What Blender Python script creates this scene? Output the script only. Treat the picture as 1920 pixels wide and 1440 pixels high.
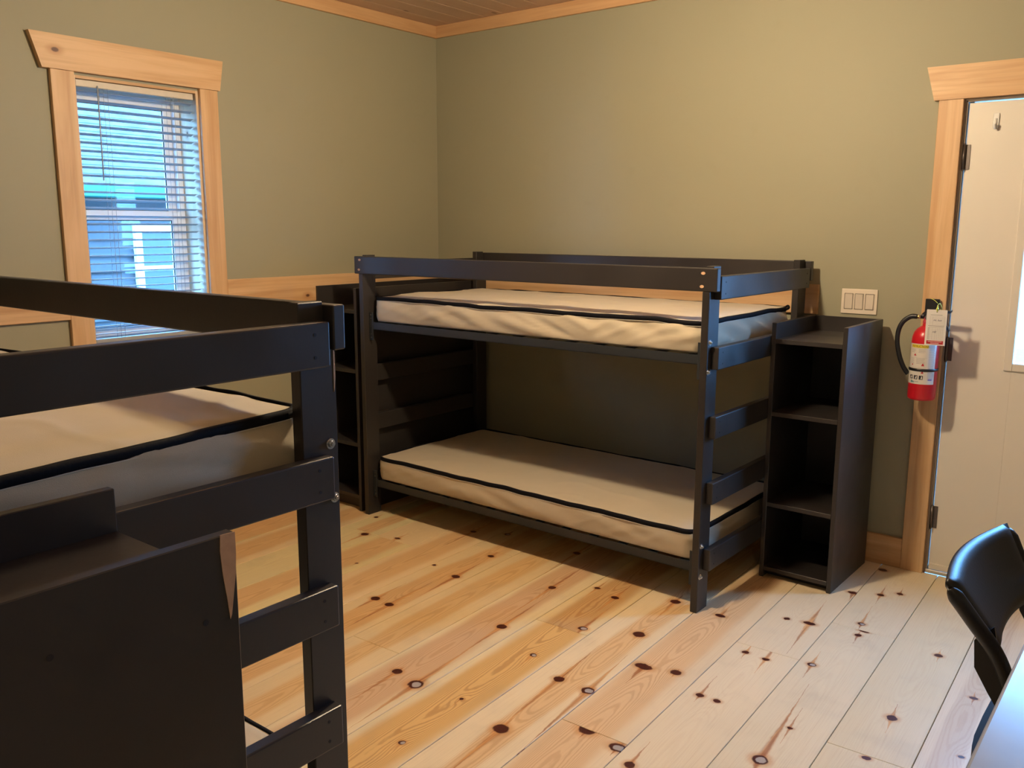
import bpy, bmesh, math, random
from mathutils import Vector, Matrix, noise
PI = math.pi
scene = bpy.context.scene
for o in list(bpy.data.objects): bpy.data.objects.remove(o, do_unlink=True)
COL = scene.collection

# ------------------------------------------------------------------ camera
FPX = 1653.5
yaw, pitch, roll = [math.radians(a) for a in (38.268, -10.116, 0.139)]
fw = Vector((-math.sin(yaw) * math.cos(pitch), math.cos(yaw) * math.cos(pitch), math.sin(pitch)))
rt = Vector((math.cos(yaw), math.sin(yaw), 0)); up = rt.cross(fw)
rt, up = math.cos(roll) * rt + math.sin(roll) * up, -math.sin(roll) * rt + math.cos(roll) * up
cam_data = bpy.data.cameras.new('camera'); cam = bpy.data.objects.new('camera', cam_data); COL.objects.link(cam)
m = Matrix((rt, up, -fw)).transposed().to_4x4(); m.translation = Vector((3.825, -4.101, 1.527))
cam.matrix_world = m
cam_data.sensor_width = 36; cam_data.lens = FPX / 1920 * 36; cam_data.clip_start = 0.02
scene.camera = cam

# ------------------------------------------------------------------ sky, portals, exposure
world = bpy.data.worlds.new('sky'); scene.world = world; world.use_nodes = True
bg = world.node_tree.nodes['Background']
bg.inputs['Color'].default_value = (0.16, 0.46, 1.0, 1)
bg.inputs['Strength'].default_value = 26.0
def portal(loc, rot, sx, sy):
    l = bpy.data.lights.new('daylight_portal', 'AREA'); l.shape = 'RECTANGLE'; l.size = sx; l.size_y = sy
    l.cycles.is_portal = True
    o = bpy.data.objects.new('daylight_portal', l); COL.objects.link(o); o.location = loc; o.rotation_euler = rot
portal((3.42, 0.10, 1.44), (-PI / 2, 0, 0), 0.46, 0.96)      # door glass, facing into the room (-Y)
portal((-0.21, -1.93, 1.57), (0, -PI / 2, 0), 1.16, 0.62)     # window, facing into the room (+X)
LAMP = (1.0, 0.79, 0.52)
LAMPS = [((2.18, -1.72), 430.0), ((4.6, -4.6), 45.0)]
scene.view_settings.view_transform = 'Standard'; scene.view_settings.look = 'None'
scene.view_settings.exposure = 0.95; scene.view_settings.gamma = 1.0
scene.view_settings.use_curve_mapping = False

# ------------------------------------------------------------------ helpers
def tag(o, label=None, cat=None, group=None, kind=None):
    if label: o['label'] = label
    if cat: o['category'] = cat
    if group: o['group'] = group
    if kind: o['kind'] = kind
    return o
def empty(name, loc=(0, 0, 0), rz=0.0):
    o = bpy.data.objects.new(name, None); COL.objects.link(o); o.location = loc; o.rotation_euler = (0, 0, rz)
    o.empty_display_size = 0.1
    return o
def mesh_obj(name, bm, mat, parent=None, smooth=False, recentre=True):
    me = bpy.data.meshes.new(name)
    bmesh.ops.recalc_face_normals(bm, faces=bm.faces)
    c = Vector((0, 0, 0))
    if recentre and len(bm.verts):
        lo = Vector([min(v.co[i] for v in bm.verts) for i in range(3)]); hi = Vector([max(v.co[i] for v in bm.verts) for i in range(3)])
        c = (lo + hi) / 2
        bmesh.ops.translate(bm, verts=bm.verts, vec=-c)
    bm.to_mesh(me); bm.free()
    mats = mat if isinstance(mat, (list, tuple)) else [mat]
    for mt in mats: me.materials.append(mt)
    if smooth:
        for p in me.polygons: p.use_smooth = True
    o = bpy.data.objects.new(name, me); COL.objects.link(o); o.location = c
    if parent: o.parent = parent
    return o
def add_box(bm, x0, x1, y0, y1, z0, z1, bev=0.0, mi=0, seg=1):
    b2 = bmesh.new()
    bmesh.ops.create_cube(b2, size=1)
    bmesh.ops.scale(b2, vec=(x1 - x0, y1 - y0, z1 - z0), verts=b2.verts)
    bmesh.ops.translate(b2, vec=((x0 + x1) / 2, (y0 + y1) / 2, (z0 + z1) / 2), verts=b2.verts)
    if bev > 0: bmesh.ops.bevel(b2, geom=list(b2.edges), offset=bev, segments=seg, affect='EDGES', profile=0.5)
    merge(bm, b2, mi)
def merge(bm, b2, mi=0):
    mp = {v: bm.verts.new(v.co) for v in b2.verts}
    for f in b2.faces:
        try:
            nf = bm.faces.new([mp[v] for v in f.verts]); nf.material_index = mi; nf.smooth = f.smooth
        except ValueError: pass
    b2.free()
def box(name, x0, x1, y0, y1, z0, z1, mat, parent=None, bev=0.0, seg=1):
    bm = bmesh.new(); add_box(bm, x0, x1, y0, y1, z0, z1, bev, 0, seg)
    return mesh_obj(name, bm, mat, parent)
def add_cyl(bm, p0, p1, r, n=16, r2=None, mi=0):
    p0 = Vector(p0); p1 = Vector(p1); d = p1 - p0
    b2 = bmesh.new()
    bmesh.ops.create_cone(b2, cap_ends=True, segments=n, radius1=r, radius2=r if r2 is None else r2, depth=d.length)
    q = Vector((0, 0, 1)).rotation_difference(d.normalized())
    bmesh.ops.transform(b2, matrix=Matrix.Translation((p0 + p1) / 2) @ q.to_matrix().to_4x4(), verts=b2.verts)
    for f in b2.faces: f.smooth = len(f.verts) == 4
    merge(bm, b2, mi)
def add_tube(bm, pts, r, n=10, rfun=None, closed=False):
    pts = [Vector(p) for p in pts]; N = len(pts); rings = []
    prev = None
    for i, p in enumerate(pts):
        if closed: t = (pts[(i + 1) % N] - pts[i - 1]).normalized()
        else: t = (pts[min(i + 1, N - 1)] - pts[max(i - 1, 0)]).normalized()
        if prev is None:
            a = Vector((0, 0, 1)) if abs(t.z) < .9 else Vector((1, 0, 0)); nrm = (a - t * a.dot(t)).normalized()
        else: nrm = (prev - t * prev.dot(t)).normalized()
        prev = nrm; bn = t.cross(nrm); rr = rfun(i / (N - 1)) * r if rfun else r
        rings.append([bm.verts.new(p + nrm * math.cos(2 * PI * k / n) * rr + bn * math.sin(2 * PI * k / n) * rr) for k in range(n)])
    for i in range(N if closed else N - 1):
        a, b = rings[i], rings[(i + 1) % N]
        for k in range(n):
            f = bm.faces.new((a[k], a[(k + 1) % n], b[(k + 1) % n], b[k])); f.smooth = True
    if not closed:
        bm.faces.new(rings[0][::-1]); bm.faces.new(rings[-1])
def spline(pts, n=8):
    pts = [Vector(p) for p in pts]; out = []
    P = [pts[0]] + pts + [pts[-1]]
    for i in range(1, len(P) - 2):
        for k in range(n):
            t = k / n; p0, p1, p2, p3 = P[i - 1:i + 3]
            out.append(0.5 * ((2 * p1) + (-p0 + p2) * t + (2 * p0 - 5 * p1 + 4 * p2 - p3) * t * t + (-p0 + 3 * p1 - 3 * p2 + p3) * t ** 3))
    out.append(pts[-1]); return out
def add_lathe(bm, prof, c, n=32):
    rings = []
    for r, z in prof:
        rings.append([bm.verts.new((c[0] + r * math.cos(2 * PI * k / n), c[1] + r * math.sin(2 * PI * k / n), c[2] + z)) for k in range(n)])
    for a, b in zip(rings, rings[1:]):
        for k in range(n):
            f = bm.faces.new((a[k], a[(k + 1) % n], b[(k + 1) % n], b[k])); f.smooth = True
    bm.faces.new(rings[0][::-1]); bm.faces.new(rings[-1])
def add_prism(bm, poly, axis, a, b, mi=0):
    # poly: 2D points in the plane perpendicular to axis ('x': (y,z); 'y': (x,z); 'z': (x,y))
    def P(p, t): return {'x': (t, p[0], p[1]), 'y': (p[0], t, p[1]), 'z': (p[0], p[1], t)}[axis]
    A = [bm.verts.new(P(p, a)) for p in poly]; B = [bm.verts.new(P(p, b)) for p in poly]
    fs = [bm.faces.new(A), bm.faces.new(B[::-1])]
    n = len(poly)
    for i in range(n): fs.append(bm.faces.new((A[i], B[i], B[(i + 1) % n], A[(i + 1) % n])))
    for f in fs: f.material_index = mi

# ------------------------------------------------------------------ materials
class NT:
    def __init__(s, name):
        s.m = bpy.data.materials.new(name); s.m.use_nodes = True; s.t = s.m.node_tree; s.n = s.t.nodes; s.l = s.t.links
        s.b = s.n['Principled BSDF']
    def node(s, ty, **kw):
        n = s.n.new(ty)
        for k, v in kw.items(): setattr(n, k, v)
        return n
    def lk(s, a, b): s.l.new(a, b)
    def setin(s, sock, v):
        if hasattr(v, 'is_output') or isinstance(v, bpy.types.NodeSocket): s.l.new(v, sock)
        else: sock.default_value = v
    def math(s, op, a, b=None, c=None, clamp=False):
        n = s.n.new('ShaderNodeMath'); n.operation = op; n.use_clamp = clamp
        for i, v in enumerate((a, b, c)):
            if v is not None: s.setin(n.inputs[i], v)
        return n.outputs[0]
    def mix(s, f, a, b, mode='MIX'):
        n = s.n.new('ShaderNodeMix'); n.data_type = 'RGBA'; n.blend_type = mode
        s.setin(n.inputs[0], f)
        for i, v in ((6, a), (7, b)):
            if isinstance(v, tuple): v = v if len(v) == 4 else v + (1,)
            s.setin(n.inputs[i], v)
        return n.outputs[2]
    def coords(s, scale=(1, 1, 1), kind='Object', rnd=True):
        tc = s.n.new('ShaderNodeTexCoord'); mp = s.n.new('ShaderNodeMapping'); mp.inputs['Scale'].default_value = scale
        s.lk(tc.outputs[kind], mp.inputs[0])
        if rnd:
            oi = s.n.new('ShaderNodeObjectInfo'); k = s.math('MULTIPLY', oi.outputs['Random'], 37.0)
            cb = s.n.new('ShaderNodeCombineXYZ')
            for i in range(3): s.lk(k, cb.inputs[i])
            s.lk(cb.outputs[0], mp.inputs['Location'])
        return mp.outputs[0]
    def noise(s, vec, scale, detail=3, rough=.5, dist=0.0):
        n = s.n.new('ShaderNodeTexNoise'); n.inputs['Scale'].default_value = scale; n.inputs['Detail'].default_value = detail
        n.inputs['Roughness'].default_value = rough; n.inputs['Distortion'].default_value = dist
        s.lk(vec, n.inputs['Vector']); return n.outputs['Fac']
    def ramp(s, f, a, b, lo=0.0, hi=1.0):
        n = s.n.new('ShaderNodeMapRange'); n.interpolation_type = 'SMOOTHSTEP'
        s.setin(n.inputs[0], f); s.setin(n.inputs[1], a); s.setin(n.inputs[2], b); n.inputs[3].default_value = lo; n.inputs[4].default_value = hi
        return n.outputs[0]
    def bump(s, h, strength=.2, dist=.002):
        n = s.n.new('ShaderNodeBump'); n.inputs['Strength'].default_value = strength; n.inputs['Distance'].default_value = dist
        s.lk(h, n.inputs['Height']); s.lk(n.outputs[0], s.b.inputs['Normal'])
    def out(s, col=None, rough=None, metal=None, spec=None):
        if col is not None: s.setin(s.b.inputs['Base Color'], col + (1,) if isinstance(col, tuple) else col)
        if rough is not None: s.setin(s.b.inputs['Roughness'], rough)
        if metal is not None: s.b.inputs['Metallic'].default_value = metal
        if spec is not None: s.b.inputs['Specular IOR Level'].default_value = spec
        return s.m
def simple(name, col, rough=.5, metal=0.0, var=.06, nscale=30, bump=0.0, spec=.5):
    t = NT(name); v = t.coords(); n = t.noise(v, nscale, 3)
    c2 = tuple(max(0, c * (1 - var * 2)) for c in col)
    t.out(t.mix(n, c2, tuple(min(1, c * (1 + var)) for c in col)), rough, metal, spec)
    if bump: t.bump(n, bump)
    return t.m
def paint_mat():
    t = NT('charcoal_paint'); v = t.coords(); n1 = t.noise(v, 4, 4); n2 = t.noise(v, 180, 2)
    c = t.mix(n1, (.021, .018, .017), (.035, .030, .028))
    t.out(c, t.ramp(n1, .2, .8, .30, .46), spec=.5)
    sc = t.coords((14, 14, 14)); w = t.noise(sc, 3, 5, .6)
    t.bump(t.math('ADD', t.math('MULTIPLY', n2, .35), w), .22, .0012)
    return t.m
def pine(name, axis, light=(.66, .44, .24), dark=(.50, .29, .13), knots=True, seed=0.0, ks=1.0):
    t = NT(name); sc = [16, 16, 16]; sc['xyz'.index(axis)] = 1.1
    v = t.coords(tuple(sc)); n = t.noise(v, 1.0, 4, .55, .6)
    sc2 = [90, 90, 90]; sc2['xyz'.index(axis)] = 3; v2 = t.coords(tuple(sc2)); fine = t.noise(v2, 1.0, 2)
    c = t.mix(t.ramp(n, .3, .75), light, dark)
    c = t.mix(t.math('MULTIPLY', t.ramp(fine, .45, .75), .18), c, tuple(x * .6 for x in dark))
    if knots:
        sk = [7.0 * ks] * 3; sk['xyz'.index(axis)] = 4.2 * ks; vk = t.coords(tuple(sk))
        vo = t.node('ShaderNodeTexVoronoi'); vo.inputs['Scale'].default_value = 1.0; t.lk(vk, vo.inputs['Vector'])
        sel = t.node('ShaderNodeSeparateColor'); t.lk(vo.outputs['Color'], sel.inputs[0])
        on = t.math('GREATER_THAN', sel.outputs[0], .66)
        core = t.math('MULTIPLY', t.ramp(vo.outputs['Distance'], .05, .085, 1, 0), on)
        halo = t.math('MULTIPLY', t.ramp(vo.outputs['Distance'], .06, .22, .6, 0), on)
        c = t.mix(halo, c, (.40, .19, .07)); c = t.mix(core, c, (.10, .035, .015))
    t.out(c, .48); t.bump(fine, .1, .001)
    return t.m
def wall_mat():
    t = NT('sage_wall_paint'); v = t.coords(rnd=False); a = t.noise(v, 1.3, 3); b = t.noise(v, 240, 2); s = t.noise(v, 9, 5)
    c = t.mix(a, (.290, .275, .190), (.315, .300, .208))
    c = t.mix(t.math('MULTIPLY', t.ramp(s, .62, .8), .12), c, (.22, .21, .13))
    t.out(c, .62); t.bump(b, .18, .0012); return t.m
def ceiling_mat():
    t = NT('ceiling_board'); v = t.coords((14, .9, 14)); n = t.noise(v, 1, 4, .6, .5); v2 = t.coords((7, 3.2, 5))
    vo = t.node('ShaderNodeTexVoronoi'); vo.inputs['Scale'].default_value = 1.3; t.lk(v2, vo.inputs['Vector'])
    c = t.mix(n, (.55, .38, .28), (.44, .28, .19))
    c = t.mix(t.ramp(vo.outputs['Distance'], .06, .13, .85, 0), c, (.12, .05, .02))
    t.out(c, .5); return t.m
def fabric_mat():
    t = NT('khaki_canvas'); v = t.coords(rnd=True); n = t.noise(v, 5, 4); w = t.noise(t.coords((1, 1, 1)), 700, 1)
    st = t.noise(t.coords((30, 3, 9)), 1, 3)
    c = t.mix(n, (.50, .43, .31), (.60, .52, .385))
    c = t.mix(t.math('MULTIPLY', st, .25), c, (.46, .39, .28))
    t.out(c, .85, spec=.25); t.b.inputs['Sheen Weight'].default_value = .25
    t.bump(t.math('ADD', w, t.math('MULTIPLY', n, 2.0)), .25, .0015); return t.m
def emis(name, col, st):
    t = NT(name); t.b.inputs['Base Color'].default_value = (1, 1, 1, 1)
    t.b.inputs['Emission Color'].default_value = col + (1,); t.b.inputs['Emission Strength'].default_value = st; return t.m
def glass_mat():
    t = NT('window_glass'); n = t.n; tr = n.new('ShaderNodeBsdfTransparent'); gl = n.new('ShaderNodeBsdfGlossy'); gl.inputs['Roughness'].default_value = .02
    lw = n.new('ShaderNodeLayerWeight'); lw.inputs[0].default_value = .5; fr = t.math('ADD', .025, t.math('MULTIPLY', t.math('POWER', lw.outputs['Facing'], 5.0), .9)); mx = n.new('ShaderNodeMixShader')
    tr.inputs[0].default_value = (.93, .96, .96, 1)
    t.lk(fr, mx.inputs[0]); t.lk(tr.outputs[0], mx.inputs[1]); t.lk(gl.outputs[0], mx.inputs[2]); t.lk(mx.outputs[0], n['Material Output'].inputs[0]); return t.m

PAINT = paint_mat(); WALL = wall_mat(); FABRIC = fabric_mat(); GLASS = glass_mat(); CEIL = ceiling_mat()
PX, PY, PZ = pine('pine_trim_x', 'x'), pine('pine_trim_y', 'y'), pine('pine_trim_z', 'z')
CROWN_X, CROWN_Y = pine('crown_pine_x', 'x', (.60, .37, .19), (.50, .28, .13), False), pine('crown_pine_y', 'y', (.60, .37, .19), (.50, .28, .13), False)
WHITE = simple('white_vinyl', (.78, .78, .76), .35, var=.02)
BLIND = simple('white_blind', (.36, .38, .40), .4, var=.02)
DOORW = simple('door_paint', (.72, .68, .61), .42, var=.03, nscale=3, bump=.03)
JAMB = simple('taupe_jamb_paint', (.30, .24, .19), .75, var=.05)
STEEL = simple('dark_frame_steel', (.035, .040, .045), .45, .3)
ZINC = simple('zinc_bolt', (.62, .64, .66), .25, 1.0)
BLACK = simple('black_plastic', (.012, .012, .014), .38, var=.1)
ZIP = simple('black_zipper_tape', (.006, .006, .009), .75, var=.15, nscale=200, bump=.3, spec=.15)
THREAD = simple('white_thread', (.65, .62, .56), .7)
RAW = simple('raw_pine', (.55, .34, .20), .7, var=.15, nscale=60, bump=.2)
DARKHOLE = simple('screw_recess', (.008, .008, .008), .7)
RED = simple('red_enamel', (.52, .012, .022), .28, var=.03)
VINYL = simple('black_vinyl', (.009, .010, .013), .45, var=.12, nscale=150, bump=.15)
TABLE = simple('white_laminate', (.34, .37, .43), .22, var=.04, nscale=14, bump=.08)
SUB = simple('subfloor_dark', (.03, .02, .012), .9)
SWITCH = simple('switch_ivory', (.72, .64, .53), .35, var=.02)
ROCK = simple('switch_rocker', (.64, .57, .48), .3, var=.02)
PAPER = simple('tag_paper', (.70, .68, .66), .6, var=.02)
INK = simple('grey_print', (.30, .29, .30), .7)
INKD = simple('dark_print', (.02, .02, .03), .6)
INKB = simple('blue_ink', (.02, .02, .10), .6)
INKR = simple('red_print', (.42, .015, .03), .5)
YEL = simple('yellow_print', (.72, .55, .03), .5)
LABEL = simple('label_film', (.66, .62, .56), .25, var=.02)
STRAPY = simple('yellow_tie', (.65, .70, .12), .5)
BRASS = simple('brass_fitting', (.75, .55, .25), .3, 1.0)
CHROME = simple('chrome_leg', (.7, .7, .72), .18, 1.0)
PATCH = simple('wall_patch_putty', (.24, .23, .155), .7)
SHINGLE = simple('grey_shingle', (.060, .060, .060), .9, var=.45, nscale=9, bump=.4)
SIDING = simple('lap_siding', (.045, .038, .038), .8, var=.15, nscale=5)
GUTTER = simple('teal_gutter', (.004, .10, .075), .5)
EXTTRIM = simple('exterior_white_trim', (.7, .7, .7), .6)
DIMGLASS = simple('far_window_glass', (.012, .02, .03), .3)
GROUND = simple('gravel_ground', (.10, .10, .10), .95, var=.2, nscale=12)

# ------------------------------------------------------------------ room shell
RX, RY, RZ = 5.55, -5.6, 2.705
def struct(name, bm, mat, parent=None, **kw): return tag(mesh_obj(name, bm, mat, parent, **kw), kind='structure')
bm = bmesh.new(); WY0, WY1, WZ0, WZ1 = -2.22, -1.635, .99, 2.148
add_box(bm, -.20, 0, RY, WY0, 0, RZ + .1); add_box(bm, -.20, 0, WY1, .13, 0, RZ + .1)
add_box(bm, -.20, 0, WY0, WY1, 0, WZ0); add_box(bm, -.20, 0, WY0, WY1, WZ1, RZ + .1)
wl = struct('wall_left', bm, WALL)
bm = bmesh.new(); DX0, DX1, DZ1 = 2.948, 3.898, 2.05
add_box(bm, 0, DX0, 0, .13, 0, RZ + .1); add_box(bm, DX1, RX, 0, .13, 0, RZ + .1); add_box(bm, DX0, DX1, 0, .13, DZ1, RZ + .1)
wb = struct('wall_back', bm, WALL)
for xa, za in ((2.488, 1.277), (2.681, 1.283)):
    box('wall_patch', xa - .011, xa + .011, -.0015, .001, za - .011, za + .011, PATCH, wb)
bm = bmesh.new(); add_box(bm, RX, RX + .13, RY, .13, 0, RZ + .1)
struct('wall_right', bm, WALL)
bm = bmesh.new(); add_box(bm, -.13, RX + .13, RY - .13, RY, 0, RZ + .1); struct('wall_front', bm, WALL)

# floor boards
TH = math.radians(1.95); cT, sT = math.cos(TH), math.sin(TH)
def to_uv(x, y): return x * cT + (y + 2) * sT, -x * sT + (y + 2) * cT
bm = bmesh.new(); add_box(bm, 0, RX, RY, 0, -.06, -.022); floor = struct('floor', bm, SUB, recentre=False)

def knot_group():
    g = bpy.data.node_groups.new('knot_shape', 'ShaderNodeTree'); I = g.interface
    for nm in ('X', 'Y', 'CX', 'CY', 'R', 'Flat', 'TailUp', 'TailDown'): I.new_socket(nm, in_out='INPUT', socket_type='NodeSocketFloat')
    for nm in ('Core', 'Halo', 'Tail', 'Bulge'): I.new_socket(nm, in_out='OUTPUT', socket_type='NodeSocketFloat')
    gi = g.nodes.new('NodeGroupInput'); go = g.nodes.new('NodeGroupOutput')
    def M(op, a, b=None, clamp=False):
        n = g.nodes.new('ShaderNodeMath'); n.operation = op; n.use_clamp = clamp
        for i, v in enumerate((a, b)):
            if v is None: continue
            if isinstance(v, (int, float)): n.inputs[i].default_value = v
            else: g.links.new(v, n.inputs[i])
        return n.outputs[0]
    def SS(v, a, b, lo, hi):
        n = g.nodes.new('ShaderNodeMapRange'); n.interpolation_type = 'SMOOTHSTEP'; g.links.new(v, n.inputs[0])
        for i, q in ((1, a), (2, b), (3, lo), (4, hi)): n.inputs[i].default_value = q
        return n.outputs[0]
    o = gi.outputs
    dx = M('SUBTRACT', o['X'], o['CX']); dy = M('SUBTRACT', o['Y'], o['CY'])
    ex = M('DIVIDE', dx, o['R']); ey = M('DIVIDE', dy, M('MULTIPLY', o['R'], o['Flat']))
    r2 = M('ADD', M('MULTIPLY', ex, ex), M('MULTIPLY', ey, ey)); rr = M('SQRT', r2)
    g.links.new(SS(rr, .78, 1.02, 1, 0), go.inputs['Core'])
    g.links.new(SS(rr, .9, 1.9, 1, 0), go.inputs['Halo'])
    L = M('ADD', M('MULTIPLY', M('GREATER_THAN', dy, 0), o['TailUp']), M('MULTIPLY', M('LESS_THAN', dy, 0), o['TailDown']))
    f = M('SUBTRACT', 1.0, M('DIVIDE', M('ABSOLUTE', dy), M('MAXIMUM', L, .001)), True)
    w = M('MULTIPLY', M('MULTIPLY', o['R'], .62), M('POWER', f, 1.7))
    q = M('DIVIDE', M('ABSOLUTE', M('ADD', dx, M('MULTIPLY', dy, .05))), M('MAXIMUM', w, .0008))
    g.links.new(M('MULTIPLY', SS(q, .2, 1.3, 1, 0), M('GREATER_THAN', f, 0.001)), go.inputs['Tail'])
    e2 = M('DIVIDE', M('SQRT', M('ADD', M('MULTIPLY', dx, dx), M('MULTIPLY', M('MULTIPLY', dy, .45), M('MULTIPLY', dy, .45)))), M('MULTIPLY', o['R'], 2.6))
    g.links.new(M('POWER', 2.718, M('MULTIPLY', M('MULTIPLY', e2, e2), -1)), go.inputs['Bulge'])
    return g
KG = knot_group()
def board_mat(name, knots, tone, heart, seed, figure=1.0):
    """knots: (x, y, r, flat, up, down, grey) in the board's own coordinates"""
    t = NT(name); tc = t.node('ShaderNodeTexCoord'); sp = t.node('ShaderNodeSeparateXYZ'); t.lk(tc.outputs['Object'], sp.inputs[0])
    def nv(sx, sy, det, ofs):
        mp = t.node('ShaderNodeMapping'); mp.inputs['Scale'].default_value = (sx, sy, 1); mp.inputs['Location'].default_value = (seed * 3.7 + ofs, seed * 1.9, seed)
        t.lk(tc.outputs['Object'], mp.inputs[0]); return t.noise(mp.outputs[0], 1.0, det, .55)
    wob = nv(60, 30, 2, 0)
    X = t.math('ADD', sp.outputs[0], t.math('MULTIPLY', t.math('SUBTRACT', wob, .5), .007))
    Y = t.math('ADD', sp.outputs[1], t.math('MULTIPLY', t.math('SUBTRACT', wob, .5), .012))
    low = nv(5, .9, 3, 5)
    hc, hw, hcol = heart
    # flat-sawn figure
    dx = t.math('SUBTRACT', t.math('ADD', sp.outputs[0], t.math('MULTIPLY', t.math('SUBTRACT', nv(2, .8, 2, 9), .5), .05)), hc)
    fld = t.math('ADD', t.math('MULTIPLY', t.math('MULTIPLY', dx, dx), 1500.0), t.math('MULTIPLY', sp.outputs[1], 5.0 * (1 if seed % 2 < 1 else -1)))
    fld = t.math('ADD', fld, t.math('MULTIPLY', low, 5.5)); fld = t.math('ADD', fld, t.math('MULTIPLY', nv(45, 14, 2, 3), .7))
    core = halo = tail = grey = 0.0
    for (kx, ky, r, fl, u, d, gy) in knots:
        k = t.node('ShaderNodeGroup', node_tree=KG)
        t.lk(X, k.inputs['X']); t.lk(Y, k.inputs['Y'])
        for nm, v in (('CX', kx), ('CY', ky), ('R', r), ('Flat', fl), ('TailUp', u), ('TailDown', d)): k.inputs[nm].default_value = v
        core = t.math('MAXIMUM', k.outputs['Core'], core); halo = t.math('MAXIMUM', k.outputs['Halo'], halo); tail = t.math('MAXIMUM', k.outputs['Tail'], tail)
        fld = t.math('ADD', fld, t.math('MULTIPLY', k.outputs['Bulge'], 2.4))
        if gy:
            k2 = t.node('ShaderNodeGroup', node_tree=KG); t.lk(X, k2.inputs['X']); t.lk(Y, k2.inputs['Y'])
            for nm, v in (('CX', kx + .003), ('CY', ky), ('R', r * .62), ('Flat', fl), ('TailUp', 0), ('TailDown', 0)): k2.inputs[nm].default_value = v
            grey = t.math('MAXIMUM', k2.outputs['Core'], grey)
    ring = t.math('SINE', t.math('MULTIPLY', fld, 6.283)); ring = t.ramp(ring, -.2, 1.0)
    hm = t.ramp(t.math('ADD', t.math('ABSOLUTE', dx), t.math('MULTIPLY', t.math('SUBTRACT', low, .5), .10)), hw * .75, hw * 1.25, 1, 0)
    if hw <= 0: hm = 0.0
    fig = nv(2.0, 1.1, 2, 21)
    c = t.mix(fig, tuple(x * .90 for x in tone), tuple(min(1, x * 1.06) for x in tone))
    c = t.mix(hm, c, hcol); c = t.mix(1.0, c, (1.07, 1.12, 1.07), 'MULTIPLY')
    ramt = t.math('ADD', .09 * figure, t.math('MULTIPLY', hm, .20 * figure)) if hw > 0 else .10 * figure
    c = t.mix(t.math('MULTIPLY', ring, ramt), c, (.40, .17, .05))
    fine = nv(260, 5, 2, 13)
    c = t.mix(t.math('MULTIPLY', t.ramp(fine, .45, .8), .16), c, (.42, .25, .12))
    dirt = t.ramp(nv(5, 5, 6, 31), .5, .8); c = t.mix(t.math('MULTIPLY', dirt, .16), c, (.25, .22, .19))
    if knots:
        streak = nv(110, 4, 2, 17)
        c = t.mix(t.math('MULTIPLY', halo, .55), c, (.55, .24, .07))
        c = t.mix(t.math('MULTIPLY', tail, .80), c, t.mix(t.ramp(streak, .35, .65), (.30, .085, .02), (.66, .31, .09)))
        c = t.mix(core, c, t.mix(nv(160, 160, 3, 19), (.028, .008, .005), (.12, .025, .013)))
        if not isinstance(grey, float): c = t.mix(grey, c, (.40, .36, .33))
    t.out(c, t.ramp(nv(6, 6, 4, 41), .3, .8, .34, .46), spec=.4)
    t.bump(t.math('ADD', fine, t.math('MULTIPLY', ring, .6)), .08, .001)
    return t.m
# (world x, world y, radius, flatness, tail towards the back wall, tail towards the camera, grey centre)
KN = [(1.748, -2.109, .021, .9, .05, .30, 0), (1.860, -2.133, .030, 1, .42, .34, 1), (2.219, -1.803, .022, .9, .30, .50, 0), (2.340, -1.804, .026, .9, .30, .45, 1),
      (2.255, -2.162, .028, 1, .10, .42, 0), (2.467, -1.997, .032, 1, .06, .06, 0), (2.590, -2.023, .030, .8, .36, .05, 1), (2.402, -1.544, .036, .6, 0, .14, 0),
      (2.662, -2.075, .018, 1, .14, .05, 0), (2.043, -2.107, .008, 1, 0, .1, 0), (2.069, -2.405, .012, 1, 0, .05, 1), (2.047, -1.719, .015, 1, .05, .12, 1),
      (2.068, -1.427, .020, .9, .28, .16, 1), (2.013, -1.104, .020, .8, .20, .22, 0), (2.230, -.983, .024, .9, .10, .26, 0), (2.263, -1.336, .027, .9, .08, .06, 0),
      (1.901, -1.067, .015, .8, .12, .14, 0), (1.745, -1.183, .018, 1, .45, .42, 0), (2.512, -1.511, .022, .9, .03, .05, 0), (2.646, -1.597, .015, 1, .15, .05, 0),
      (2.706, -1.596, .015, .8, 0, 0, 0), (2.862, -1.160, .017, .9, .12, .11, 1), (2.947, -1.817, .026, 1, .52, .14, 1), (2.953, -1.601, .010, .8, .14, .10, 0),
      (3.184, -1.345, .018, 1, .10, .10, 0), (3.187, -1.615, .014, .8, .04, 0, 0), (.617, -1.229, .024, .8, .22, .25, 0), (.790, -1.170, .018, .6, .10, .50, 0),
      (1.174, -1.312, .012, .8, 0, 0, 0), (1.236, -1.735, .024, .8, .20, .20, 0), (1.325, -1.740, .022, .8, .40, .30, 0), (1.341, -1.351, .024, .8, .25, .35, 0),
      (1.306, -1.065, .019, .8, .30, .06, 0), (1.813, -1.610, .023, .9, .36, .34, 0), (2.434, -.991, .024, .6, .14, 0, 0), (2.652, -.851, .013, 1, 0, 0, 0),
      (2.737, -.837, .026, .6, .26, .30, 0), (2.641, -1.218, .014, .9, .10, .06, 0), (2.718, -1.225, .015, .7, .26, .12, 0), (2.898, -.715, .016, 1, .20, .06, 1),
      (2.926, -.775, .022, .5, .05, 0, 0), (2.918, -.823, .014, .9, .04, .08, 0), (2.801, -.088, .022, .8, 0, .03, 0), (2.779, -.430, .028, .5, .02, .10, 0),
      (3.199, -.806, .016, .9, .06, .06, 0), (3.361, -1.052, .015, .7, .05, .05, 0), (3.403, -1.437, .010, .8, 0, 0, 0), (1.02, -.86, .018, .8, .30, .30, 0), (1.60, -.78, .02, .9, .25, .30, 0)]
PW = .237; U0 = 1.42
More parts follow.
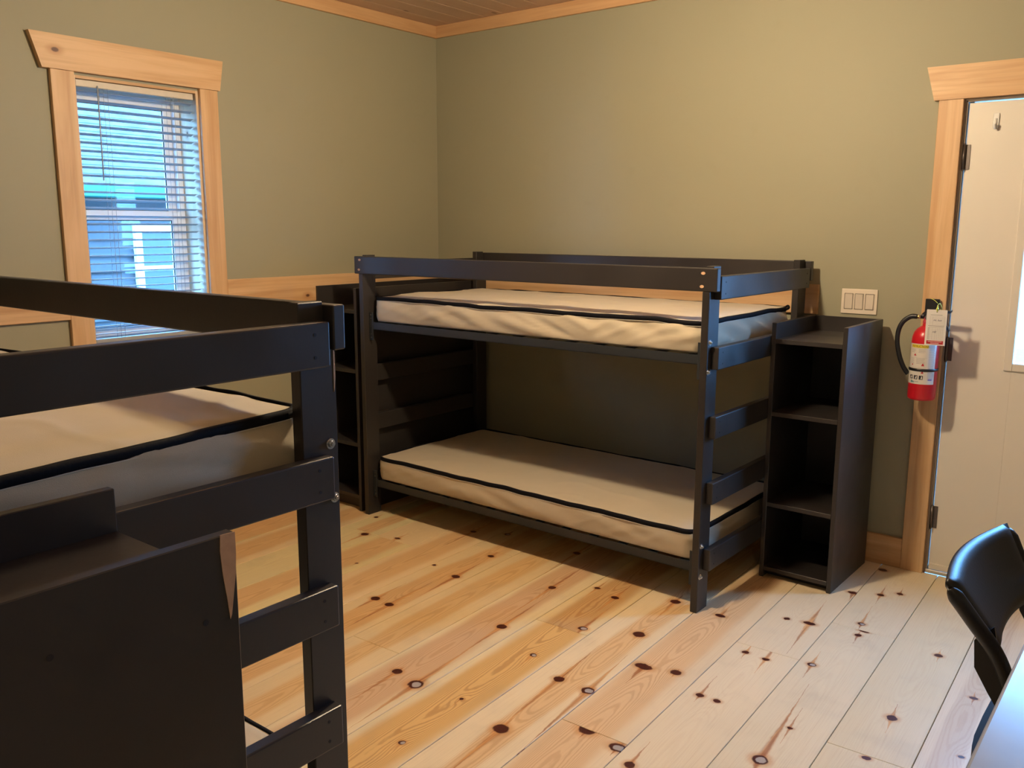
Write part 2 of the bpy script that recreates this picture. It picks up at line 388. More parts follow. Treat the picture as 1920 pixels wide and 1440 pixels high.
BUTTS = {2: [.46], 4: [-.08], 0: [-.07], -3: [.77], 6: [1.13], 7: [.29], -2: [-.55], -1: [.95], 1: [1.35], 3: [-.9], 5: [.75], 8: [-.35]}
random.seed(5)
SAP = (.74, .575, .34)
TONES = {1: ((.75, .59, .38), (-.01, .08, (.62, .40, .24))), 2: ((.76, .60, .38), (.0, .088, (.70, .43, .17))), 3: ((.77, .60, .40), (.02, .05, (.70, .46, .25))),
         4: ((.76, .59, .41), (-.02, .085, (.70, .47, .28))), 5: ((.74, .60, .44), (.0, .0, SAP)), 6: ((.71, .59, .44), (.0, .0, SAP)), 7: ((.69, .57, .41), (.0, .0, SAP)),
         8: ((.70, .57, .44), (-.04, .035, (.60, .47, .36))), 0: ((.72, .53, .31), (.0, .05, (.66, .42, .20))), -1: ((.72, .53, .31), (.02, .06, (.66, .40, .19)))}
cuts = []
for k in range(-7, 20):
    u0 = U0 + PW * k; u1 = u0 + PW
    vb = sorted(BUTTS.get(k, [random.uniform(-1.5, 1.5)]) + [BUTTS.get(k, [0])[0] - 2.4 - random.random() * .6])
    vs = [-3.9] + [v for v in vb if v > -3.7] + [2.3]
    for a, b in zip(vs, vs[1:]):
        bmp = bmesh.new(); add_box(bmp, u0 + .0013, u1 - .0013, a + .0006, b - .0006, -.022, 0, 0)
        topv = [e for e in bmp.edges if all(v.co.z > -.001 for v in e.verts)]
        bmesh.ops.bevel(bmp, geom=topv, offset=.0012, segments=1, affect='EDGES')
        R4 = Matrix.Translation((0, -2, 0)) @ Matrix.Rotation(TH, 4, 'Z'); bmesh.ops.transform(bmp, matrix=R4, verts=bmp.verts)
        for co, no in (((0, 0, 0), (-1, 0, 0)), ((RX, 0, 0), (1, 0, 0)), ((0, 0, 0), (0, 1, 0)), ((0, RY, 0), (0, -1, 0))):
            geo = list(bmp.verts) + list(bmp.edges) + list(bmp.faces)
            if not geo: break
            r = bmesh.ops.bisect_plane(bmp, geom=geo, plane_co=co, plane_no=no, clear_outer=True)
            ed = [g for g in r['geom_cut'] if isinstance(g, bmesh.types.BMEdge)]
            if len(ed) > 2: bmesh.ops.edgeloop_fill(bmp, edges=ed)
        if len(bmp.verts) < 6: bmp.free(); continue
        # back to board coordinates, centred
        cu, cv = (u0 + u1) / 2, (a + b) / 2
        Mo = R4 @ Matrix.Translation((cu, cv, 0)); bmesh.ops.transform(bmp, matrix=Mo.inverted(), verts=bmp.verts)
        kn = []
        for (x, y, r, fl, up_, dn, gy) in KN:
            uu, vv = to_uv(x, y)
            if u0 < uu < u1 and a < vv < b: kn.append((uu - cu, vv - cv, r, fl, up_, dn, gy))
        if not kn or abs(cv) > 1.6:
            for q in range(random.randint(2, 4)):
                kn.append((random.uniform(-.09, .09), random.uniform(a - cv, b - cv) * .95, random.uniform(.008, .018), .85, random.uniform(0, .15), random.uniform(0, .15), random.random() < .15))
        tone, heart = TONES.get(k, (tuple(s * random.uniform(.94, 1.03) for s in SAP), (random.uniform(-.03, .03), random.choice((0, .05, .08)), (.68, .43, .22))))
        if k == 2 and a > .3: tone, heart = (.76, .58, .34), (-.01, .075, (.58, .35, .16))
        if k == 1 and a > .3: heart = (0, .0, SAP)
        if k == 3 and a > -1: pass
        fg = 1.8 if (k == 2) else (.55 if k >= 5 else 1.0)
        mt = board_mat('pine_board', kn, tone, heart, random.random() * 20, fg)
        pl = mesh_obj('plank', bmp, mt, floor, recentre=False)
        pl.matrix_local = Mo

# ceiling boards
bm = bmesh.new(); add_box(bm, 0, RX, RY, 0, RZ + .012, RZ + .06); ceil = struct('ceiling', bm, SUB, recentre=False)
x = 0.0; first = None
while x < RX:
    if first is None:
        bmp = bmesh.new(); add_box(bmp, x + .002, min(x + .135, RX) - .002, RY, 0, RZ, RZ + .011, .002); first = mesh_obj('ceiling_board', bmp, CEIL, ceil)
    else:
        o = first.copy(); COL.objects.link(o); o.parent = ceil; o.location.x = min(x + .0675, RX - .0675)
    x += .135

# trims -----------------------------------------------------------------
BZ0, BZ1 = 1.130, 1.267
def trim(name, x0, x1, y0, y1, z0, z1, mat, bev=.002):
    return tag(box(name, x0, x1, y0, y1, z0, z1, mat, None, bev), kind='structure')
trim('trim_1', 0, .019, -1.541, 0, BZ0, BZ1, PY)
trim('trim_2', 0, .019, RY, -2.318, BZ0, BZ1, PY)
trim('trim_3', .019, 2.405, -.019, 0, BZ0, BZ1, PX)
trim('trim_4', 0, .02, RY, 0, 2.637, RZ, CROWN_Y)
trim('trim_5', .02, RX, -.02, 0, 2.637, RZ, CROWN_X)
trim('trim_6', RX - .02, RX, RY, -.02, 2.637, RZ, CROWN_Y)
trim('trim_7', .02, RX - .02, RY, RY + .02, 2.637, RZ, CROWN_X)
trim('baseboard_left', 0, .018, RY, -.018, 0, .138, PY)
trim('baseboard_back', 0, 2.856, -.018, 0, 0, .138, PX)
trim('baseboard_door_side', 3.99, RX, -.018, 0, 0, .138, PX)
trim('baseboard_right', RX - .018, RX, RY, -.018, 0, .138, PY)
trim('baseboard_front', .018, RX - .018, RY, RY + .018, 0, .138, PX)

# window 1 --------------------------------------------------------------
win = tag(empty('window_1', (0, (WY0 + WY1) / 2, WZ0)), kind='structure')
W0 = Vector((0, (WY0 + WY1) / 2, WZ0))
def loc(o): o.location = o.location - W0; return o
bmh = bmesh.new(); add_prism(bmh, [(-2.394, 2.295), (-1.509, 2.295), (-1.531, 2.158), (-2.352, 2.158)], 'x', 0, .027)
loc(mesh_obj('header_board', bmh, PY, win))
loc(box('casing_board', 0, .02, -2.318, WY0, .78, 2.158, PZ, win, .0015)); loc(box('casing_board', 0, .02, WY1, -1.541, .78, 2.158, PZ, win, .0015))
loc(box('apron_board', 0, .018, WY0, WY1, .80, .965, PY, win, .0015))
loc(box('sill_board', -.19, .03, WY0 - .0, WY1 + .0, .966, .990, PY, win, .002))
JW = pine('jamb_pine', 'z', (.70, .55, .38), (.60, .44, .28))
loc(box('jamb_board', -.19, 0, WY0, WY0 + .012, .99, 2.148, JW, win)); loc(box('jamb_board', -.19, 0, WY1 - .012, WY1, .99, 2.148, JW, win))
loc(box('jamb_board', -.19, 0, WY0 + .012, WY1 - .012, 2.136, 2.148, PY, win))
def frame4(bm, x0, x1, y0, y1, z0, z1, w, wt=None, wb=None):
    wt = wt or w; wb = wb or w
    add_box(bm, x0, x1, y0, y0 + w, z0, z1, .002); add_box(bm, x0, x1, y1 - w, y1, z0, z1, .002)
    add_box(bm, x0, x1, y0 + w, y1 - w, z1 - wt, z1, .002); add_box(bm, x0, x1, y0 + w, y1 - w, z0, z0 + wb, .002)
bmf = bmesh.new(); frame4(bmf, -.20, -.145, WY0 + .012, WY1 - .012, .99, 2.136, .03); loc(mesh_obj('frame', bmf, WHITE, win))
SY0, SY1 = WY0 + .042, WY1 - .042
bmf = bmesh.new(); frame4(bmf, -.194, -.170, SY0, SY1, 1.555, 2.106, .042); us = loc(mesh_obj('upper_sash', bmf, WHITE, win))
bmf = bmesh.new(); frame4(bmf, -.168, -.144, SY0, SY1, 1.02, 1.595, .042); ls = loc(mesh_obj('lower_sash', bmf, WHITE, win))
def sub(o, par):  # re-express a window-local child under a sash
    o.location = o.location - par.location; return o
gk = simple('black_glazing_gasket', (.02, .025, .03), .5)
for par, z0, z1, xx in ((us, 1.597, 2.064, -.182), (ls, 1.062, 1.553, -.156)):
    p = box('pane', xx - .002, xx + .002, SY0 + .042, SY1 - .042, z0, z1, GLASS, None); loc(p); p.parent = par; sub(p, par)
    bg_ = bmesh.new(); frame4(bg_, xx + .003, xx + .008, SY0 + .040, SY1 - .040, z0 - .002, z1 + .002, .006); p = mesh_obj('gasket', bg_, gk); loc(p); p.parent = par; sub(p, par)

# blind: hangs inside the window recess
bl = tag(empty('window_blind', (-.03, (WY0 + WY1) / 2, 2.13)), 'white horizontal slat blind lowered in the blue-lit window', 'blind')
B0 = Vector((-.03, (WY0 + WY1) / 2, 2.13))
def bloc(o): o.location = o.location - B0; return o
by0, by1 = WY0 + .018, WY1 - .018
bloc(box('head_rail', -.045, -.012, by0, by1, 2.106, 2.134, WHITE, bl, .002)).data.materials[0] = simple('cream_rail', (.62, .56, .46), .4)
tilt = math.radians(11); sw = .036; z = 2.085; s0 = None; k = 0
zs = []
while z > 1.045: zs.append(z); z -= .0345
for z in zs:
    if s0 is None:
        bs = bmesh.new(); prof = []
        for i in range(7):
            a = (i / 6 - .5); prof.append((a * sw, .0028 * (1 - 4 * a * a)))
        poly = [(p[0], p[1] + .0007) for p in prof] + [(p[0], p[1] - .0007) for p in prof[::-1]]
        poly = [(p[0] * math.cos(tilt) - p[1] * math.sin(tilt), p[0] * math.sin(tilt) + p[1] * math.cos(tilt)) for p in poly]
        add_prism(bs, poly, 'y', by0, by1)
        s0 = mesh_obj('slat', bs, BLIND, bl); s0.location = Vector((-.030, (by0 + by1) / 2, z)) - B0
    else:
        o = s0.copy(); COL.objects.link(o); o.parent = bl; o.location.z = z - B0.z
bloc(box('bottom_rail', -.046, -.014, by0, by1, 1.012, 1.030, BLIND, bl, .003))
for yy in (-2.085, -1.772):
    bc = bmesh.new()
    for dx_ in (-.0475, -.0115): add_cyl(bc, (dx_, yy, 1.03), (dx_, yy, 2.11), .0009, 6)
    add_cyl(bc, (-.0105, yy + .018, 1.03), (-.0105, yy + .018, 2.11), .0009, 6)
    bloc(mesh_obj('ladder_cord', bc, simple('cord', (.35, .38, .42), .8), bl))
bc = bmesh.new(); add_cyl(bc, (-.006, -2.115, 1.72), (-.006, -2.112, 2.115), .003, 8); bloc(mesh_obj('tilt_wand', bc, simple('clear_wand', (.35, .4, .45), .2), bl))

# door ------------------------------------------------------------------
door = tag(empty('door_1', (3.423, .03, 0)), kind='structure'); D0 = Vector(door.location)
def dl(o): o.location = o.location - D0; return o
bmh = bmesh.new(); add_prism(bmh, [(2.802, 2.181), (4.044, 2.181), (4.008, 2.046), (2.838, 2.046)], 'y', -.027, 0)
dl(mesh_obj('header_board', bmh, PX, door))
dl(box('casing_board', 2.856, 2.950, -.02, 0, 0, 2.046, PZ, door, .0015)); dl(box('casing_board', 3.896, 3.990, -.02, 0, 0, 2.046, PZ, door, .0015))
bmf = bmesh.new()
add_box(bmf, 2.950, 2.957, -.004, .13, 0, 2.05, .001); add_box(bmf, 3.889, 3.896, -.004, .13, 0, 2.05, .001); add_box(bmf, 2.957, 3.889, -.004, .13, 2.040, 2.05, .001)
add_box(bmf, 2.957, 2.963, .004, .012, 0, 2.04); add_box(bmf, 2.957, 3.889, .004, .012, 2.034, 2.04); add_box(bmf, 2.957, 2.975, .064, .13, 0, 2.04); add_box(bmf, 3.871, 3.889, .064, .13, 0, 2.04)
dl(mesh_obj('door_frame', bmf, JAMB, door))
bmf = bmesh.new(); gx0, gx1, gz0, gz1 = 3.215, 3.631, .972, 1.90
add_box(bmf, 2.967, gx0, .014, .058, .022, 2.030, .001); add_box(bmf, gx1, 3.879, .014, .058, .022, 2.030, .001)
add_box(bmf, gx0, gx1, .014, .058, .022, gz0); add_box(bmf, gx0, gx1, .014, .058, gz1, 2.030)
leaf = dl(mesh_obj('door_leaf', bmf, DOORW, door))
def dsub(o): o.location = o.location - D0 - leaf.location; o.parent = leaf; return o
def ring_frame(bm, x0, x1, z0, z1, w, ya, yb):
    add_box(bm, x0, x0 + w, ya, yb, z0, z1, .003); add_box(bm, x1 - w, x1, ya, yb, z0, z1, .003)
    add_box(bm, x0 + w, x1 - w, ya, yb, z1 - w, z1, .003); add_box(bm, x0 + w, x1 - w, ya, yb, z0, z0 + w, .003)
bmf = bmesh.new(); ring_frame(bmf, gx0 - .030, gx1 + .030, gz0 - .030, gz1 + .030, .034, .004, .016); dsub(mesh_obj('glass_moulding', bmf, DOORW))
dsub(box('glass_pane', gx0, gx1, .032, .036, gz0, gz1, GLASS))
bh = bmesh.new()
for zc in (1.814, 1.013, .261):
    bh = bmesh.new(); add_cyl(bh, (2.9635, .004, zc - .05), (2.9635, .004, zc + .05), .006, 12)
    for q in (-.052, .052): add_cyl(bh, (2.9635, .004, zc + q - .003), (2.9635, .004, zc + q + .003), .0045, 10)
    add_box(bh, 2.9635, 2.985, .010, .0145, zc - .05, zc + .05)
    dl(mesh_obj('hinge', bh, simple('aged_hinge', (.13, .11, .10), .4, .8), door))
dl(box('threshold', 2.957, 3.889, .0, .13, 0, .018, simple('threshold_alloy', (.55, .53, .50), .4, .4), door, .003))
dl(box('door_sweep', 2.97, 3.876, .008, .016, .020, .045, DOORW, door))
bk = bmesh.new(); add_lathe(bk, [(.012, 0), (.027, .004), (.03, .02), (.022, .035), (.001, .04)], (0, 0, 0), 20)
bmesh.ops.rotate(bk, verts=bk.verts, matrix=Matrix.Rotation(PI / 2, 3, 'X')); add_cyl(bk, (0, .012, 0), (0, -.01, 0), .012, 12)
bmesh.ops.translate(bk, verts=bk.verts, vec=(3.82, .002, .95)); dl(mesh_obj('door_knob', bk, CHROME, door))

# adhesive hook on the door
hk = tag(empty('wall_hook', (3.070, .0125, 1.95)), 'small white adhesive hook stuck high on the white door', 'hook')
bk = bmesh.new(); add_box(bk, -.011, .011, -.004, .0, -.028, .034, .0035, seg=3); mesh_obj('backing_plate', bk, WHITE, hk)
bk = bmesh.new(); add_tube(bk, spline([(0, -.004, .012), (0, -.008, -.006), (0, -.012, -.022), (0, -.020, -.028), (0, -.026, -.020), (0, -.027, -.010)], 6), .0045, 8); mesh_obj('hook_arm', bk, WHITE, hk)

# ------------------------------------------------------------------ neighbouring building outside the window
nb = tag(empty('neighbouring_house', (-3.0, -.5, -.6)), 'grey lap-sided house with shingled roof seen through the blind', 'building')
N0 = Vector(nb.location)
def nl(o): o.location = o.location - N0; return o
nl(box('wall', -6.0, -3.05, -6, 6, -.6, 1.78, SIDING, nb)); s0 = None
zz = -.5
while zz < 1.66:
    bs = bmesh.new(); add_prism(bs, [(-3.05, zz), (-3.022, zz), (-3.045, zz + .13), (-3.05, zz + .13)], 'y', -6, 6); nl(mesh_obj('siding_board', bs, SIDING, nb)); zz += .128
nl(box('gutter', -3.0, -2.88, -6, 6, 1.74, 1.84, GUTTER, nb, .01))
zz = 0
for i in range(34):
    bs = bmesh.new(); add_prism(bs, [(-2.93 - i * .11, 1.83 + i * .075), (-2.93 - i * .11, 1.85 + i * .075), (-3.10 - i * .11, 1.955 + i * .075), (-3.10 - i * .11, 1.935 + i * .075)], 'y', -6, 6)
    nl(mesh_obj('shingle_course', bs, SHINGLE, nb))
fw_ = nl(box('window', -3.03, -3.01, -.30, .05, 1.00, 1.50, DIMGLASS, nb)); FL = Vector(fw_.location)
bs = bmesh.new(); add_box(bs, -3.03, -2.985, -.345, -.29, .95, 1.53); add_box(bs, -3.03, -2.985, .04, .095, .95, 1.53); add_box(bs, -3.03, -2.985, -.29, .04, 1.47, 1.53); add_box(bs, -3.03, -2.985, -.29, .04, .93, .99); add_box(bs, -3.03, -2.985, -.29, .04, 1.165, 1.205)
o = mesh_obj('window_trim', bs, EXTTRIM); o.location = o.location - N0 - FL; o.parent = fw_
trim('added_eave', -.95, -.20, -5.0, 1.0, 2.42, 2.56, WHITE)  # unseen eave, added to keep high sky light off the window
gr = tag(box('ground', -12, 12, -14, 14, -.75, -.62, GROUND), kind='structure')

# ------------------------------------------------------------------ bunk beds
BL, BW = 2.03, .96
def screws(parent, pts, axis, mat, r=.0035):
    bs = bmesh.new()
    for p in pts:
        d = {'x': Vector((1, 0, 0)), '-y': Vector((0, -1, 0)), 'y': Vector((0, 1, 0))}[axis]
        add_cyl(bs, Vector(p) - d * .004, Vector(p) + d * .0009, r, 10)
    return mesh_obj('screw', bs, mat, parent)
def bolt(parent, p, nutted=True):
    bs = bmesh.new(); p = Vector(p); dx_ = Vector((1, 0, 0))
    add_cyl(bs, p - dx_ * .002, p + dx_ * .0015, .011, 20); add_cyl(bs, p + dx_ * .0015, p + dx_ * .006, .0075, 6); add_cyl(bs, p + dx_ * .006, p + dx_ * .010, .004, 10)
    return mesh_obj('bolt', bs, ZINC, parent)
def make_bunk(loc, rz, label, lightscrews, lowz=.192):
    t = tag(empty('bunk_bed', loc, rz), label, 'bunk bed')
    T = .030; PWD = .089; TOP = 1.376
    for sx in (0, 1):
        for sy in (0, 1):
            x0 = T if sx == 0 else BL - 2 * T
            # notched at the top for the guard rail
            pf = [(-.006, 0), (-.006 + PWD, 0), (-.006 + PWD, TOP + .006), (T - .008, TOP + .006), (T - .008, TOP - .0895), (-.006, TOP - .0895)]
            if sy: pf = [(BW - a, b_) for a, b_ in pf]
            bs = bmesh.new(); add_prism(bs, pf, 'x', x0, x0 + T)
            bmesh.ops.bevel(bs, geom=list(bs.edges), offset=.0018, segments=1, affect='EDGES')
            p = mesh_obj('post', bs, PAINT, t)
    for sy in (0, 1):
        y0 = -.008 if sy == 0 else BW - T + .008
        gr_ = box('guard_rail', 0, BL, y0, y0 + T, TOP - .089, TOP, PAINT, t, .0035, 2)
        yy = -.0081 if sy == 0 else BW + .0081
        pts = [(xx - gr_.location.x, yy - gr_.location.y, zz_ - gr_.location.z) for xx, zz_ in ((.042, TOP - .018), (.036, TOP - .068), (BL - .058, TOP - .020), (BL - .062, TOP - .070))]
        for p in pts:
            bs = bmesh.new()
            s_ = 1 if sy == 0 else -1
            add_cyl(bs, (p[0], p[1] + s_ * .004, p[2]), (p[0], p[1] - s_ * .0015, p[2]), .0058, 10)
            for v in bs.verts: v.co.x = p[0] + (v.co.x - p[0]) * 1.5
            mesh_obj('screw', bs, RAW if lightscrews else DARKHOLE, gr_)
    for sx in (0, 1):
        x0 = 0 if sx == 0 else BL - T
        face = -.0001 if sx == 0 else BL + .0001
        def holes(par, zc):
            pts = []
            for yy in (.068, BW - .068):
                for dz in (-.022, .022): pts.append((face - par.location.x, yy - par.location.y, zc + dz - par.location.z))
            for p in pts:
                bs = bmesh.new(); add_cyl(bs, (p[0] + (.004 if sx == 0 else -.004), p[1], p[2]), (p[0] + (-.0006 if sx == 0 else .0006), p[1], p[2]), .0034, 10)
                mesh_obj('screw', bs, DARKHOLE, par)
        e = box('end_rail', x0, x0 + T, .031, BW - .031, 1.256, 1.345, PAINT, t, .0035, 2); holes(e, 1.30)
        for zt in (1.075, .803, .537, .262):
            r_ = box('ladder_rung' if sx else 'end_slat', x0, x0 + T + .0, .030, BW - .030, zt - .088, zt, PAINT, t, .0035, 2); holes(r_, zt - .044)
    # bolts through the posts near the spring frame
    for sx in (0, 1):
        if sx == 0: continue
        for k_ in (0, 1):
            for zt, yy in ((1.093, .014), (.979, .008), (.276, .014), (.150, .010)): bolt(t, (BL - T, BW - yy if k_ else yy, zt))
    # spring frames
    for zb, nm in ((1.038, 'spring_frame'), (lowz, 'spring_frame')):
        bs = bmesh.new()
        for sy in (0, 1):
            y0 = .034 if sy == 0 else BW - .038; s = 1 if sy == 0 else -1
            add_box(bs, .062, BL - .062, y0, y0 + .004, zb - .038, zb)
            add_box(bs, .062, BL - .062, min(y0, y0 + s * .032), max(y0, y0 + s * .032) + .0, zb - .038, zb - .034)
        for xx in (.064, BL - .068): add_box(bs, xx, xx + .004, .038, BW - .038, zb - .038, zb)
        fr = mesh_obj(nm, bs, STEEL, t)
        for sx in (0, 1):
            for sy in (0, 1):
                xa = .0605 if sx == 0 else BL - .0885; ya = .030 if sy == 0 else BW - .034
                bs = bmesh.new(); add_box(bs, xa, xa + .028, ya, ya + .004, zb - .095, zb + .05, .001)
                for q in (-.08, -.06, .02, .038): add_cyl(bs, (xa + .014, ya + (.003 if sy == 0 else .001), zb + q), (xa + .014, ya + (-.0005 if sy == 0 else .0045), zb + q), .003, 8, mi=1)
                o = mesh_obj('mounting_plate', bs, [STEEL, ZINC], t)
        n = 13
        for i in range(n):
            xx = .12 + (BL - .24) * i / (n - 1)
            bs = bmesh.new(); add_box(bs, xx - .02, xx + .02, .040, BW - .040, zb - .006, zb - .0015)
            o = mesh_obj('cross_strap', bs, STEEL, fr); o.location = o.location - fr.location
    return t
def make_mattress(loc, rz, label, seed, L=1.865, W=.86, H=.125, wrinkle=1.0, sag=0.0):
    """origin at its base centre"""
    t = tag(empty('mattress', loc, rz), label, 'mattress', 'khaki mattresses on the bunk beds')
    r = .028; nx, ny, nz = 130, 60, 12
    bm = bmesh.new(); vd = {}
    def V(i, j, k):
        key = (i, j, k)
        if key in vd: return vd[key]
        p = Vector(((i / nx - .5) * L, (j / ny - .5) * W, k / nz * H))
        lo = Vector((-L / 2 + .05, -W / 2 + .05, r)); hi = Vector((L / 2 - .05, W / 2 - .05, H - r))
        # plan rounding
        q = Vector((min(max(p.x, lo.x), hi.x), min(max(p.y, lo.y), hi.y), 0)); d = Vector((p.x - q.x, p.y - q.y, 0))
        if d.length > .05: d = d.normalized() * .05
        p2 = Vector((q.x + d.x, q.y + d.y, p.z))
        edge = min(1.0, min(L / 2 - abs(p2.x), W / 2 - abs(p2.y)) / .05)
        if edge < 1:
            zz_ = p2.z; f = math.sqrt(max(0, 1 - (1 - max(edge, 0)) ** 2))
            if k == nz: p2.z = H - .006 + .006 * f
            if k == 0: p2.z = .006 - .006 * f
        sd = Vector((seed * 7.3, seed * 3.1, 0))
        up_ = k / nz
        crown = .012 * (1 - (2 * p.x / L) ** 2) * (1 - (2 * p.y / W) ** 2)
        if k == nz:
            p2.z += crown + .004 * wrinkle * noise.noise(Vector((p.x * 3, p.y * 5, 0)) + sd) + .0045 * wrinkle * (max(0, 1 - abs(noise.noise(Vector((p.x * 3.1 + p.y * 2.2, p.y * 3.5 - p.x * 2.2, 3)) + sd)) * 9)) * (.4 + abs(noise.noise(Vector((p.x * 2, p.y * 2, 8)) + sd)) * 2)
        onx = i in (0, nx); ony = j in (0, ny)
        if (onx or ony) and 0 < k < nz:
            s = p.x if ony else p.y
            bulge = .008 * math.sin(PI * up_) + .015 * wrinkle * noise.noise(Vector((s * 6 + up_ * 1.6, up_ * 1.2, 9 if ony else 14)) + sd) * math.sin(PI * up_) + .008 * wrinkle * max(0, 1 - abs(noise.noise(Vector((s * 6.5 + (1 if noise.noise(Vector((s * 1.5, 0, 2)) + sd) > 0 else -1) * up_ * 2.0, up_ * .8, 5)) + sd)) * 7) * math.sin(PI * up_) * .7
            n_ = Vector((0, 0, 0))
            if onx: n_.x = 1 if i else -1
            if ony: n_.y = 1 if j else -1
            p2 += n_.normalized() * bulge
        p2.z -= sag * up_ * (.5 - p2.y / W)
        v = bm.verts.new(p2); vd[key] = v; return v
    for i in range(nx):
        for j in range(ny):
            for k in (0, nz): bm.faces.new((V(i, j, k), V(i + 1, j, k), V(i + 1, j + 1, k), V(i, j + 1, k)))
    for k in range(nz):
        for i in range(nx):
            for j in (0, ny): bm.faces.new((V(i, j, k), V(i + 1, j, k), V(i + 1, j, k + 1), V(i, j, k + 1)))
        for j in range(ny):
            for i in (0, nx): bm.faces.new((V(i, j, k), V(i, j + 1, k), V(i, j + 1, k + 1), V(i, j, k + 1)))
    cov = mesh_obj('cover', bm, FABRIC, t, smooth=True)
    # zipper tape round the top edge
    pts = []; R = .055; seg = 8
    hx, hy = L / 2 + .002, W / 2 + .002
    corners = [(hx - R, -hy + R, -PI / 2), (hx - R, hy - R, 0), (-hx + R, hy - R, PI / 2), (-hx + R, -hy + R, PI)]
    for ci, (cx, cy, a0) in enumerate(corners):
        for s in range(seg + 1):
            a = a0 + PI / 2 * s / seg; pts.append((cx + R * math.cos(a), cy + R * math.sin(a), math.cos(a), math.sin(a)))
        nx_ = corners[(ci + 1) % 4]; a = a0 + PI / 2
        p0 = Vector((cx + R * math.cos(a), cy + R * math.sin(a))); p1 = Vector((nx_[0] + R * math.cos(nx_[2]), nx_[1] + R * math.sin(nx_[2])))
        n = int((p1 - p0).length / .025)
        for s in range(1, n): q = p0.lerp(p1, s / n); pts.append((q.x, q.y, math.cos(a), math.sin(a)))
    def band(lo, hi, off, nm, mat, thick):
        bz = bmesh.new(); rings = []
        for (x_, y_, nx2, ny2) in pts:
            sd = Vector((x_ * 3.2, y_ * 3.2, seed * 5)); wv = .006 * wrinkle * noise.noise(sd) + .0035 * noise.noise(sd * 3.1)
            zt = H - .010 + wv - sag * (.5 - y_ / W); o1 = off + .0015 * noise.noise(sd * 5)
            c = [(o1, zt + lo), (o1 + thick, zt + lo), (o1 + thick * 1.15, zt + (lo + hi) / 2), (o1 + thick, zt + hi), (o1 - .004, zt + hi + .0012)]
            rings.append([bz.verts.new((x_ + nx2 * d, y_ + ny2 * d, z_)) for d, z_ in c])
        for a, b in zip(rings, rings[1:] + rings[:1]):
            for q in range(len(a)): bz.faces.new((a[q], a[(q + 1) % len(a)], b[(q + 1) % len(a)], b[q]))
        return mesh_obj(nm, bz, mat, t, smooth=True)
    zp = band(-.008, .0095, -.002, 'zipper_tape', ZIP, .006)
    st = band(-.0098, -.0086, .0015, 'stitching', THREAD, .0035); st.parent = zp; st.location = st.location - zp.location
    # zipper pull at one corner
    bz = bmesh.new(); add_tube(bz, spline([(hx - .02, hy - .004, H - .008), (hx - .004, hy - .006, H + .002), (hx + .006, hy - .02, H - .006), (hx + .004, hy - .05, H - .012)], 6), .0055, 8)
    pu = mesh_obj('zipper_pull', bz, ZIP, zp); pu.location = pu.location - zp.location
    return t
FB = ((.350, -1.003, 0), math.radians(-.7))
far_bunk = make_bunk(FB[0], FB[1], 'charcoal wooden bunk bed standing against the green back wall', True)
def inbed(F, x_, y_, z_):
    c, s = math.cos(F[1]), math.sin(F[1]); return (F[0][0] + x_ * c - y_ * s, F[0][1] + x_ * s + y_ * c, z_)
m_off = .04 + .43
make_mattress(inbed(FB, 1.015, m_off + .005, 1.039), FB[1], 'khaki mattress with black zipper on the top bunk by the back wall', 1.0, H=.13)
make_mattress(inbed(FB, 1.015, m_off + .005, .193), FB[1], 'khaki mattress on the lower bunk by the back wall', 2.0, H=.125, wrinkle=.7)
NB = ((2.49 - BL, -2.95 - BW, 0), 0.0)
near_bunk = make_bunk(NB[0], NB[1], 'dark wooden bunk bed in the left foreground, cut off by the frame', False, .25)
make_mattress(inbed(NB, 1.048, BW - m_off - .008, 1.039), math.radians(1.0), 'khaki mattress with black zipper on the top bunk in the foreground', 3.0, H=.13, L=1.82, W=.85, sag=.022)
make_mattress(inbed(NB, 1.005, BW - m_off - .015, .251), 0, 'khaki mattress corner seen behind the rungs of the foreground bed', 4.0, H=.15)
# chip of bare wood on the near post
bs = bmesh.new(); add_prism(bs, [(0, .0), (.004, -.01), (.0045, -.06), (.0015, -.085), (0, -.09)], 'x', -.0005, .0006)
# runs down the far corner edge of the post, under the guard rail
o = mesh_obj('paint_chip', bs, RAW, near_bunk); o.location = (BL - .0294, BW + .0015, 1.243)

# ------------------------------------------------------------------ shelf units
def make_shelf(loc, rz, w, d, h, tops, label, raised=True, T=.019):
    """origin at front-left bottom, open front towards local -Y"""
    t = tag(empty('shelf_unit', loc, rz), label, 'shelf')
    sides = []
    for x0 in (0, w - T): sides.append(box('side_panel', x0, x0 + T, 0, d, 0, h, PAINT, t, .0015))
    box('back_panel', T, w - T, d - .012, d, .0, h, PAINT, t, .001)
    for zt in tops: box('shelf', T, w - T, .001, d - .012, zt - T, zt, PAINT, t, .001)
    box('kick_board', T, w - T, .05, .062, 0, tops[-1] - T, PAINT, t)
    return t, sides
sr, _ = make_shelf((2.387, -.502, 0), math.radians(-.7), .318, .455, 1.13, (1.062, .748, .345, .05), 'tall charcoal open shelf unit between the bunk bed and the white door')
sl, _ = make_shelf((.012, -.995, 0), 0, .325, .97, 1.209, (1.095, .777, .377, .088), 'charcoal shelf unit in the corner behind the head of the far bunk bed')
sn, sides = make_shelf((2.85, -3.455, 0), PI, .33, .46, 1.13, (1.062, .748, .345, .05), 'dark shelf unit with chipped corner in the left foreground')
